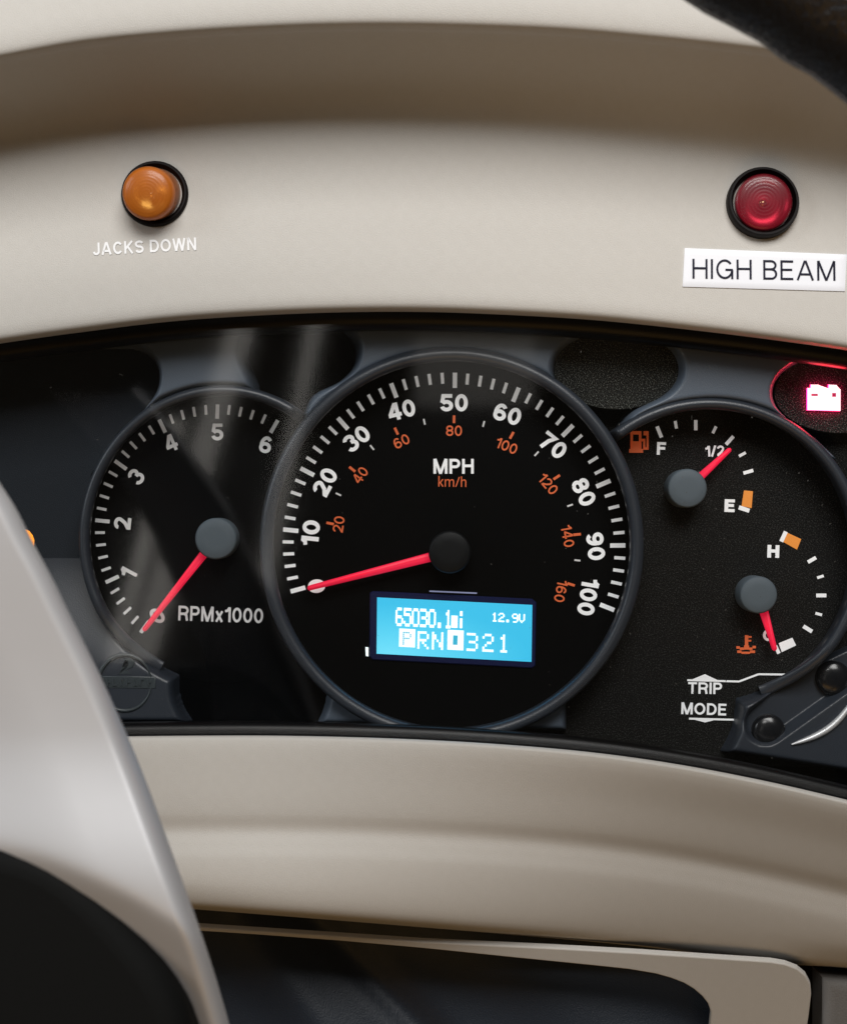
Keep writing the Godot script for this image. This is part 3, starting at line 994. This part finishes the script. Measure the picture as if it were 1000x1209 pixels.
func build_small_gauges(cl: Node) -> void:
	var g := shape("fuel_and_temperature_dial", [Vector2(650, 430), Vector2(1080, 430), Vector2(1080, 905), Vector2(650, 905)], -0.5, 0.12, M.dusty, cl, 0.02)
	# fuel
	var f := [[778, 510, 14.0, 4.2], [797.5, 501.5, 9.0, 3.4], [821, 502, 12.0, 4.0], [843, 507.5, 9.0, 3.4], [861, 520, 13.0, 4.2], [876, 536.5, 9.0, 3.4], [883, 557, 12.0, 4.0], [878, 601, 13.0, 5.0]]
	var turns := [158, 170, 0, 26, 42, 62, 74, 108]
	for i in f.size():
		var a := deg_to_rad(turns[i])
		var d := Vector2(sin(a), -cos(a))
		var c := Vector2(f[i][0], f[i][1])
		bar("fuel_tick", c + d * f[i][2] * 0.5, c - d * f[i][2] * 0.5, f[i][3], 0.2, M.white, g, 0.12)
	words_at("letter", "F", 780.5, 529.5, 0.25, 15.0, 2, M.white, g, 10.5, 0.22)
	words_at("fraction", "1/2", 843.5, 532.5, 0.25, 12.5, -2, M.white, g, 22.0, 0.19)
	words_at("letter", "E", 861, 597, 0.25, 15.0, 2, M.white, g, 12.0, 0.24)
	shape("low_fuel_block", [Vector2(878, 579), Vector2(888.5, 580), Vector2(887, 600), Vector2(875, 597.5)], 0.05, 0.3, M.amber_block, g)
	var pump := base("fuel_pump_symbol", Vector3.ZERO, g)
	# drawn as one joined symbol
	var st := SurfaceTool.new()
	for q in [[744, 509, 757, 513], [744, 513, 747, 530], [754, 513, 757, 530], [744, 521, 757, 530], [742.5, 530, 759, 534.5], [757, 518, 761, 521], [759, 518, 761.5, 530], [759, 528, 765.5, 531], [763, 514, 765.5, 531], [759.5, 509, 765.5, 514]]:
		var pts := [Vector2(q[0], q[1]), Vector2(q[2], q[1]), Vector2(q[2], q[3]), Vector2(q[0], q[3])]
		st.append_from(plate(pts, 0.05, 0.25, 0.03, 1), 0, Transform3D())
	g.remove_child(pump)
	pump.free()
	put("fuel_pump_symbol", st.commit(), M.orange, g)
	needle("needle", Vector2(812, 577), Vector2(863, 529.5), 9.5, 18.0, g)
	hub_cap(811.5, 576.5, 23.0, M.cap, g)
	# temperature
	var c2 := [[958, 661, 11.0, 4.2, 60], [968, 681, 8.0, 3.2, 72], [969, 703, 12.0, 4.4, 90], [966, 725, 8.0, 3.2, 105], [953, 742.5, 12.0, 4.6, 122], [917, 767, 10.0, 4.2, 155], [924.5, 633.5, 13.0, 4.8, 25]]
	for t in c2:
		var a := deg_to_rad(t[4])
		var d := Vector2(sin(a), -cos(a))
		var c := Vector2(t[0], t[1])
		bar("temperature_tick", c + d * t[2] * 0.5, c - d * t[2] * 0.5, t[3], 0.2, M.white, g, 0.12)
	shape("hot_block", [Vector2(929, 629), Vector2(945.5, 636.5), Vector2(940.5, 649), Vector2(924.5, 640)], 0.05, 0.3, M.amber_block, g)
	shape("cold_block", [Vector2(919, 759.5), Vector2(935, 753), Vector2(939.5, 762), Vector2(922.5, 770)], 0.05, 0.3, M.white, g)
	words_at("letter", "H", 912.5, 651, 0.25, 15.0, 2, M.white, g, 14.0, 0.25)
	words_at("letter", "C", 906.5, 750, 0.25, 13.5, 0, M.white, g, 12.5, 0.22)
	var st2 := SurfaceTool.new()
	for q in [[879, 750, 883, 765], [883, 751, 887, 753], [883, 755.5, 886.5, 757.5], [869, 763, 873, 766], [873, 764.5, 878, 767.5], [884, 764.5, 888, 767.5], [888, 762.5, 892, 765.5], [870, 768, 875, 771], [875, 769.5, 885, 772], [885, 768, 891, 771], [878, 762, 884, 767]]:
		var pts := [Vector2(q[0], q[1]), Vector2(q[2], q[1]), Vector2(q[2], q[3]), Vector2(q[0], q[3])]
		st2.append_from(plate(pts, 0.05, 0.25 + 0.002 * rng.randf(), 0.03, 1), 0, Transform3D())
	put("coolant_symbol", st2.commit(), M.orange, g)
	needle("needle", Vector2(897, 704), Vector2(915.5, 768.5), 10.5, 18.0, g)
	hub_cap(895.5, 702.5, 22.0, M.cap, g)
	# trip and mode captions with their pointers
	words_at("caption", "TRIP", 832, 812.4, 0.25, 13.6, 1, M.white, g, 40.0, 0.18)
	words_at("caption", "MODE", 830.5, 837.0, 0.25, 13.8, 2, M.white, g, 53.0, 0.18)
	shape("pointer", [Vector2(815, 803), Vector2(832, 796), Vector2(849, 804)], 0.05, 0.3, M.white, g, 0.03)
	shape("pointer", [Vector2(815, 848.5), Vector2(832, 853), Vector2(848, 849)], 0.05, 0.3, M.white, g, 0.03)
	for l in [[811, 803, 872, 804.6], [872, 804.6, 895, 796], [895, 796, 938, 796.5], [813, 848.4, 878, 850]]:
		bar("leader_line", Vector2(l[0], l[1]), Vector2(l[2], l[3]), 2.2, 0.2, M.white, g, 0.12)

func build_display(cl: Node) -> void:
	var lcd := shape("information_display", [Vector2(437, 700), Vector2(440, 698), Vector2(628, 707), Vector2(633, 711), Vector2(632, 786), Vector2(628, 789), Vector2(440, 779), Vector2(436, 775)], 0.0, 0.9, M.lcd_frame, cl, 0.3)
	var tl := Vector2(445.3, 705.3)
	var tr := Vector2(628.3, 714.2)
	var br := Vector2(627.3, 781.5)
	var bl := Vector2(444.6, 771.8)
	put("lit_screen", sheet(12, 6, func(i, j):
		var q := tl.lerp(tr, i / 12.0).lerp(bl.lerp(br, i / 12.0), j / 6.0)
		return P(q.x, q.y, 1.0)), M.lcd, lcd)
	pixel_words("odometer_reading", ["6", "5", "0", "3", "0", ".", "1"], 467.5, 717.3, 9.6, 21.5, 0.9, 1.35, lcd)
	pixel_words("unit_letter", ["m", "i"], 533.0, 721.0, 8.6, 20.0, 0.86, 1.22, lcd)
	pixel_words("voltage_reading", ["1", "2", ".", "9", "V"], 580.5, 723.2, 8.0, 10.5, 0.88, 1.35, lcd)
	shape("gear_box", [Vector2(471.5, 742), Vector2(490.5, 743), Vector2(490, 764.5), Vector2(471, 763.5)], 0.98, 1.05, M.lcd_text, lcd)
	pixel_words("gear_letter", ["P"], 475.5, 745.5, 11.5, 16.0, 0.9, 0.8, lcd, M.lcd_dim)
	pixel_words("gear_letter", ["R", "N"], 493.0, 745.0, 17.0, 21.0, 0.80, 1.0, lcd)
	shape("gear_box", [Vector2(528.5, 743.5), Vector2(547.5, 744.5), Vector2(547, 768), Vector2(528, 767)], 0.98, 1.05, M.lcd_text, lcd)
	shape("gear_letter", [Vector2(535, 750), Vector2(540.5, 750.3), Vector2(540, 761.5), Vector2(534.5, 761.2)], 1.02, 1.1, M.lcd_dim, lcd)
	pixel_words("gear_letter", ["3", "2", "1"], 551.0, 747.0, 18.6, 21.5, 0.72, 1.0, lcd)
	shape("display_edge_glint", [Vector2(431.5, 764), Vector2(435, 764.5), Vector2(435, 775), Vector2(432, 774.5)], 0.0, 0.7, M.lcd_text, lcd)  # glint at the display's left edge, put in as a glowing chip
	shape("display_edge_glint", [Vector2(507, 697.2), Vector2(563, 699.6), Vector2(563, 701.2), Vector2(507, 698.8)], 0.0, 0.6, M.lcd_glint, lcd, 0.03)  # glint along the top edge, a glowing sliver
	var l := area("display_light", P(537, 744, 2.0), P(537, 744, 300.0), Vector2(0.045, 0.016), 0.00018, Color(0.15, 0.6, 1.0))
	l.area_range = 1.0

# the display's dot-matrix characters, five dots by seven
var dots := {"0": "01110 10001 10001 10001 10001 10001 01110", "1": "00100 01100 00100 00100 00100 00100 01110", "2": "01110 10001 00001 00110 01000 10000 11111",
	"3": "11110 00001 00001 01110 00001 00001 11110", "5": "11111 10000 11110 00001 00001 10001 01110", "6": "01110 10000 10000 11110 10001 10001 01110", "9": "01110 10001 10001 01111 00001 00001 01110",
	".": "00000 00000 00000 00000 00000 01100 01100", "V": "10001 10001 10001 10001 10001 01010 00100", "P": "11110 10001 10001 11110 10000 10000 10000",
	"R": "11110 10001 10001 11110 10100 10010 10001", "N": "10001 11001 11001 10101 10011 10011 10001", "m": "00000 00000 11111 11111 11111 11111 11111", "i": "01100 01100 00000 01100 01100 01100 01100"}

func pixel_words(called: String, letters: Array, px: float, py: float, pitch: float, tall: float, share: float, fat: float, parent: Node, mat: Material = null) -> void:
	var across := Vector2(1.0, 0.049)
	for n in letters.size():
		var rows: PackedStringArray = dots[letters[n]].split(" ")
		var st := SurfaceTool.new()
		st.begin(Mesh.PRIMITIVE_TRIANGLES)
		var w := pitch * share / 5.0
		var h := tall / 7.0
		for j in 7:
			for i in 5:
				if rows[j][i] != "1":
					continue
				var c := Vector2(px, py) + across * (n * pitch + (i + 0.5) * w) + Vector2(-0.02, 1.0) * (j + 0.5) * h
				var p := P(c.x, c.y, 1.06)
				st.append_from(M.unit_box, 0, Transform3D(Basis(Vector3(0, 0, 1), -0.049) * Basis.from_scale(Vector3(w * 0.93 * PIX * fat, h * 0.93 * PIX * sqrt(fat), 0.00006)), p))
		put(called, st.commit(), mat if mat else M.lcd_text, parent)

func build_warnings(cl: Node) -> void:
	var bo := [Vector2(953, 458), Vector2(957, 458), Vector2(957, 454), Vector2(966, 454), Vector2(966, 458), Vector2(978, 458.5), Vector2(978, 454), Vector2(987.5, 454.5), Vector2(987.5, 459), Vector2(992, 459.5), Vector2(992, 485), Vector2(953, 484)]
	disc("dusty_pocket_floor", 992, 464, 78, 47, 7.0, M.pocket, cl)
	var w := shape("battery_warning_light", bo, 6.5, 8.2, M.battery_glow, cl, 0.15)
	shape("battery_symbol", bo, 8.1, 8.35, M.battery, w, 0.12)
	shape("minus_sign", [Vector2(957.5, 465), Vector2(965, 465), Vector2(965, 467.5), Vector2(957.5, 467.5)], 8.2, 8.45, M.battery_mark, w, 0.02)
	shape("plus_sign", [Vector2(982, 464), Vector2(986.5, 464), Vector2(986.5, 468.5), Vector2(982, 468.5)], 8.2, 8.45, M.battery_mark, w, 0.02)
	var l := area("battery_warning_glow", P(972, 470, 9.0), P(972, 470, 300.0), Vector2(0.010, 0.008), 0.0006, Color(1.0, 0.06, 0.16))
	l.area_range = 1.0
	var t := shape("turn_signal_light", [Vector2(20, 636), Vector2(31, 625), Vector2(35, 627), Vector2(39, 632), Vector2(41, 638), Vector2(40.5, 646), Vector2(38, 650), Vector2(33, 649)], 0.0, 0.7, M.turn, cl, 0.1)
	t.set_meta("label", "amber turn signal arrow glowing at the edge of the steering wheel spoke")
	# push buttons for trip and mode
	for q in [[906, 862, 20.0], [982, 800, 21.0]]:
		var r: float = q[2] * PIX * 0.98
		var b := lathe([Vector2(r, -0.004), Vector2(r, 0.001), Vector2(r * 0.98, 0.0017), Vector2(r * 0.92, 0.0023), Vector2(r * 0.8, 0.0028), Vector2(r * 0.5, 0.0033), Vector2(0, 0.0035)], 48)
		put("push_button", b, M.button, cl, Transform3D(Basis(), P(q[0], q[1], 3.3)))
	# highlight on the tray's lower edge, built in as a bright tube
	var lip := []
	for i in 25:
		var t2 := i / 24.0
		lip.append(Vector2(934, 879).lerp(Vector2(1012, 818), t2) + Vector2(9, 12) * sin(PI * t2) * 0.8)
	var st := SurfaceTool.new()
	st.begin(Mesh.PRIMITIVE_TRIANGLES)
	tube(st, lip, 8.4, 4.0)
	put("tray_edge_highlight", st.commit(), M.tray_highlight, cl)

func tube(st: SurfaceTool, pts: Array, zmm: float, r: float) -> void:
	var n := pts.size()
	var rings := []
	for i in n:
		var a: Vector3 = P(pts[maxi(i - 1, 0)].x, pts[maxi(i - 1, 0)].y, zmm)
		var b: Vector3 = P(pts[mini(i + 1, n - 1)].x, pts[mini(i + 1, n - 1)].y, zmm)
		var c: Vector3 = P(pts[i].x, pts[i].y, zmm)
		var d := (b - a).normalized()
		var s := Vector3(-d.y, d.x, 0)
		var rr := r * PIX * sqrt(clampf(sin(PI * (i + 0.15) / (n - 0.7)), 0.05, 1.0))
		var ring := []
		for k in 10:
			var t := TAU * k / 10
			ring.append(c + s * cos(t) * rr + Vector3(0, 0, 1) * sin(t) * rr)
		rings.append(ring)
	st.set_smooth_group(0)
	for i in n - 1:
		for k in 10:
			var k2 := (k + 1) % 10
			for v in [rings[i][k], rings[i][k2], rings[i + 1][k], rings[i][k2], rings[i + 1][k2], rings[i + 1][k]]:
				st.add_vertex(v)
	st.generate_normals()
	st.index()

func build_emblem(cl: Node) -> void:
	var e := base("embossed_emblem", Vector3.ZERO, cl)
	var st := SurfaceTool.new()
	st.begin(Mesh.PRIMITIVE_TRIANGLES)
	var ringp := []
	for i in 61:
		var a := TAU * i / 60
		ringp.append(Vector2(148 + cos(a) * 31, 806 + sin(a) * 33))
	tube(st, ringp, 8.05, 2.6)
	put("emblem_ring", st.commit(), M.emblem, e)
	put("emblem_band", plate([Vector2(112, 798), Vector2(184, 799), Vector2(184, 813), Vector2(112, 812)], 7.5, 8.25, 0.2, 2), M.emblem, e)
	for i in 8:
		var x := 118.0 + i * 8.0
		bar("emblem_letter", Vector2(x, 801.5), Vector2(x + (2.0 if i % 2 else 0.0), 809.5), 2.0, 8.25, M.emblem, e, 0.4)
		bar("emblem_letter", Vector2(x, 802 + (i % 3) * 3.4), Vector2(x + 4.5, 802 + (i % 3) * 3.4), 1.8, 8.25, M.emblem, e, 0.36)
	put("emblem_figure", plate([Vector2(147, 779), Vector2(154, 776), Vector2(160, 781), Vector2(157, 788), Vector2(149, 791), Vector2(156, 796), Vector2(140, 796), Vector2(144, 790), Vector2(153, 785), Vector2(152, 781)], 7.5, 8.2, 0.15, 1), M.emblem, e)

# ---------------------------------------------------------------- indicator lamps and labels on the panel
func lamp(called: String, label: String, px: float, py: float, rpx: float, lpx: float, lpy: float, lr: float, rise: float, lens_mat: Material, cup_mat: Material, rim_h: float) -> void:
	var z := panel_z(px, py)
	var at := P(px, py, z)
	var tip := P(lpx, lpy, z + rise)
	var axis := (tip - at).normalized()
	var o := base(called, at)
	tag(o, label, "indicator lamp")
	var xa := Vector3(0, 1, 0).cross(axis).normalized()
	o.basis = Basis(xa, axis.cross(xa), axis)
	var k := (EYE - z * 0.001) / EYE * PIX
	var R := rpx * k
	var kl := (EYE - (z + rise) * 0.001) / EYE * PIX
	var r := lr * kl
	var h := (tip - at).length()
	var rim := rim_h * 0.001
	var sl := (panel_z(px, py - 12.0) - panel_z(px, py + 12.0)) / 6.0
	var nrm := Vector3(0, -sl, 1).normalized()
	var flat := Basis(Vector3(1, 0, 0), nrm.cross(Vector3(1, 0, 0)), nrm)
	put("bezel", lathe([Vector2(R, -0.006), Vector2(R, rim * 0.5), Vector2(R * 0.985, rim * 0.8), Vector2(R * 0.95, rim), Vector2(R * 0.90, rim), Vector2(r * 1.06, rim * 0.35), Vector2(r * 1.03, -0.002), Vector2(r * 0.5, -0.0035), Vector2(0, -0.0035)], 72), M.bezel, o, Transform3D(o.basis.inverse() * flat, Vector3.ZERO))
	# lens: a short barrel with a shallow dome and moulded rings
	var prof := [Vector2(r, -0.002), Vector2(r, h * 0.55), Vector2(r * 1.02, h * 0.6), Vector2(r * 1.02, h * 0.72), Vector2(r * 0.985, h * 0.80)]
	for i in range(1, 25):
		var t := i / 24.0
		var rr := r * 0.985 * (1.0 - t)
		prof.append(Vector2(maxf(rr, 0.0), h * (0.80 + 0.20 * sqrt(1.0 - pow(1.0 - t, 2.0))) + 0.00003 * cos(t * 24.0 / 3.0 * TAU)))
	put("lens", lathe(prof, 72), lens_mat, o)
	put("reflector", lathe([Vector2(r * 0.93, h * 0.5), Vector2(r * 0.8, h * 0.28), Vector2(r * 0.5, h * 0.16), Vector2(r * 0.2, maxf(0.0011, h * 0.1)), Vector2(0, maxf(0.001, h * 0.09))], 48), cup_mat, o)
	put("collar", lathe([Vector2(r * 0.95, 0.0002), Vector2(r * 0.97, h * 0.62), Vector2(r * 0.9, h * 0.64)], 64), M.amber_body if lens_mat == M.amber else M.red_body, o)
	put("bulb", lathe([Vector2(r * 0.16, 0.0), Vector2(r * 0.16, h * 0.3), Vector2(r * 0.12, h * 0.42), Vector2(r * 0.06, h * 0.48), Vector2(0, h * 0.5)], 24), M.filament, o)

func build_lamps() -> void:
	lamp("amber_indicator_lamp", "amber domed indicator lamp in a black bezel above the JACKS DOWN lettering", 183.5, 229.5, 39.5, 173.0, 228, 31.0, 11.0, M.amber, M.reflector_gold, 1.6)
	lamp("red_indicator_lamp", "dark red indicator lamp in a black bezel above the white HIGH BEAM label", 899, 241, 42.5, 902, 238, 33.0, 4.5, M.red, M.reflector_red, 3.2)
	# JACKS DOWN, printed in white on the panel
	var zc := panel_z(171, 291)
	var slope := (panel_z(171, 281) - panel_z(171, 301)) / (20.0 * 0.25)
	var slope_x := (panel_z(226, 291) - panel_z(116, 291)) / (110.0 * 0.25)
	var jd := base("white_panel_lettering", P(171, 291, zc + 0.16))
	tag(jd, "white JACKS DOWN lettering printed on the beige panel below the amber lamp", "lettering")
	var t := words_at("words", "JACKS DOWN", 171, 291, zc, 15.0, -3.0, M.print, jd, 122.0, 0.175, 0.14, 0.02)
	t.position -= P(171, 291, zc)
	t.transform = Transform3D(Basis(Vector3(1, 0, slope_x), Vector3(0, 1, slope), Vector3(-slope_x, -slope, 1)), Vector3.ZERO) * t.transform
	# HIGH BEAM label, lying on the curved panel
	var hb := base("adhesive_label", P(902, 318, panel_z(902, 318)))
	tag(hb, "white adhesive label reading HIGH BEAM stuck below the red lamp", "label")
	var o := hb.position
	var tl := Vector2(808, 293)
	var tr := Vector2(999, 300.5)
	var br := Vector2(997, 344)
	var bl := Vector2(805.5, 338.5)
	put("paper", sheet(24, 8, func(i, j):
		var u := clampf((i - 1) / 22.0, 0, 1)
		var w := clampf((j - 1) / 6.0, 0, 1)
		var q := tl.lerp(tr, u).lerp(bl.lerp(br, u), w)
		var edge: bool = i == 0 or j == 0 or i == 24 or j == 8
		return P(q.x, q.y, panel_z(q.x, q.y) + (0.28 if not edge else -0.2)) - o), M.sticker, hb)
	var slx := (panel_z(982, 318) - panel_z(822, 318)) / (160.0 * 0.25)
	var sly := (panel_z(902, 300) - panel_z(902, 336)) / (36.0 * 0.25)
	var zt := panel_z(902, 318) + 0.42
	var tw := words_at("words", "HIGH BEAM", 901.5, 318.5, zt, 23.5, 0.8, M.ink, hb, 169.0, 0.108, 0.17, 0.02)
	tw.transform = Transform3D(Basis(Vector3(1, 0, slx), Vector3(0, 1, sly), Vector3(-slx, -sly, 1)) * tw.transform.basis, (tw.position - P(901.5, 318.5, zt)) + P(901.5, 318.5, zt) - o)

# ---------------------------------------------------------------- steering wheel
func build_wheel() -> void:
	var zc := 200.0
	var c := P(165, 1242, zc)
	var wh := base("steering_wheel", c)
	tag(wh, "steering wheel with silver spoke, black hub pad and black leather rim before the dashboard", "steering wheel")
	# rim
	var tube_r := 0.016
	var big := 1402.0 * PIX * 0.6 + tube_r
	var nseg := 240
	var rim := sheet(nseg, 28, func(i, j):
		var a: float = TAU * i / nseg
		var b: float = TAU * j / 28.0
		var rr := big + cos(b) * tube_r * (1.0 + 0.02 * sin(a * 90.0))
		return Vector3(cos(a) * rr, sin(a) * rr, sin(b) * tube_r))
	put("leather_rim", rim, M.leather, wh)
	# spoke
	var edge := [Vector2(300, -210), Vector2(440, -92), Vector2(588, 12), Vector2(643, 41), Vector2(682, 62), Vector2(719, 80), Vector2(757, 99), Vector2(800, 120), Vector2(900, 164), Vector2(1010, 205), Vector2(1120, 244), Vector2(1209, 271), Vector2(1320, 300), Vector2(1500, 330)]
	var crease := [Vector2(-100, 990), Vector2(0, 1000), Vector2(60, 1014), Vector2(130, 1044), Vector2(200, 1084), Vector2(240, 1112), Vector2(320, 1175)]
	var spoke := sheet(90, 150, func(i, j):
		var y: float = 300.0 + j * 8.0
		var s: float = pow(i / 90.0, 2.0) * 235.0
		var xe := along(edge, y)
		var x := xe - s
		var z := 0.0
		# shallow valley across the face near its middle
		z += 5.2 * smoothstep(865.0, 1060.0, y) - 5.2 * smoothstep(540.0, 880.0, y)
		z -= 6.0 * smoothstep(0.0, 1.0, (s - 90.0) / 260.0)
		# face falls away towards the pad below the crease
		var d := y - along(crease, x)
		z -= 0.075 * (sqrt(d * d + 90.0) + d)
		# rounded right edge
		var zr := 0.0
		if s < 27.0:
			var t := 1.0 - s / 27.0
			zr -= lerpf(8.0, 14.0, smoothstep(800.0, 900.0, y)) * (1.0 - sqrt(maxf(0.0, 1.0 - t * t * 0.97)))
		if i == 0:
			zr -= 6.0
		z += zr
		var q := P(x, y, zc + maxf(z, -45.0))
		return Vector3(q.x, q.y, (zc + z) * 0.001) - c)
	put("silver_spoke", spoke, M.silver, wh)
	# hub pad
	var padp := [Vector2(-420, 985), Vector2(-200, 982), Vector2(-60, 990), Vector2(0, 1001), Vector2(32, 1010), Vector2(60, 1022), Vector2(86, 1040), Vector2(112, 1062), Vector2(140, 1091), Vector2(166, 1121), Vector2(186, 1147), Vector2(201, 1172), Vector2(211, 1194), Vector2(217, 1212), Vector2(223, 1240), Vector2(226, 1290), Vector2(210, 1420), Vector2(100, 1520), Vector2(-420, 1520)]
	var pts := PackedVector2Array()
	for p in padp:
		var q := P(p.x, p.y, zc)
		pts.append(Vector2(q.x, q.y))
	put("hub_pad", plate_xy(pts, zc - 40.0, zc - 3.0, 5.0, 6, c), M.pad, wh)
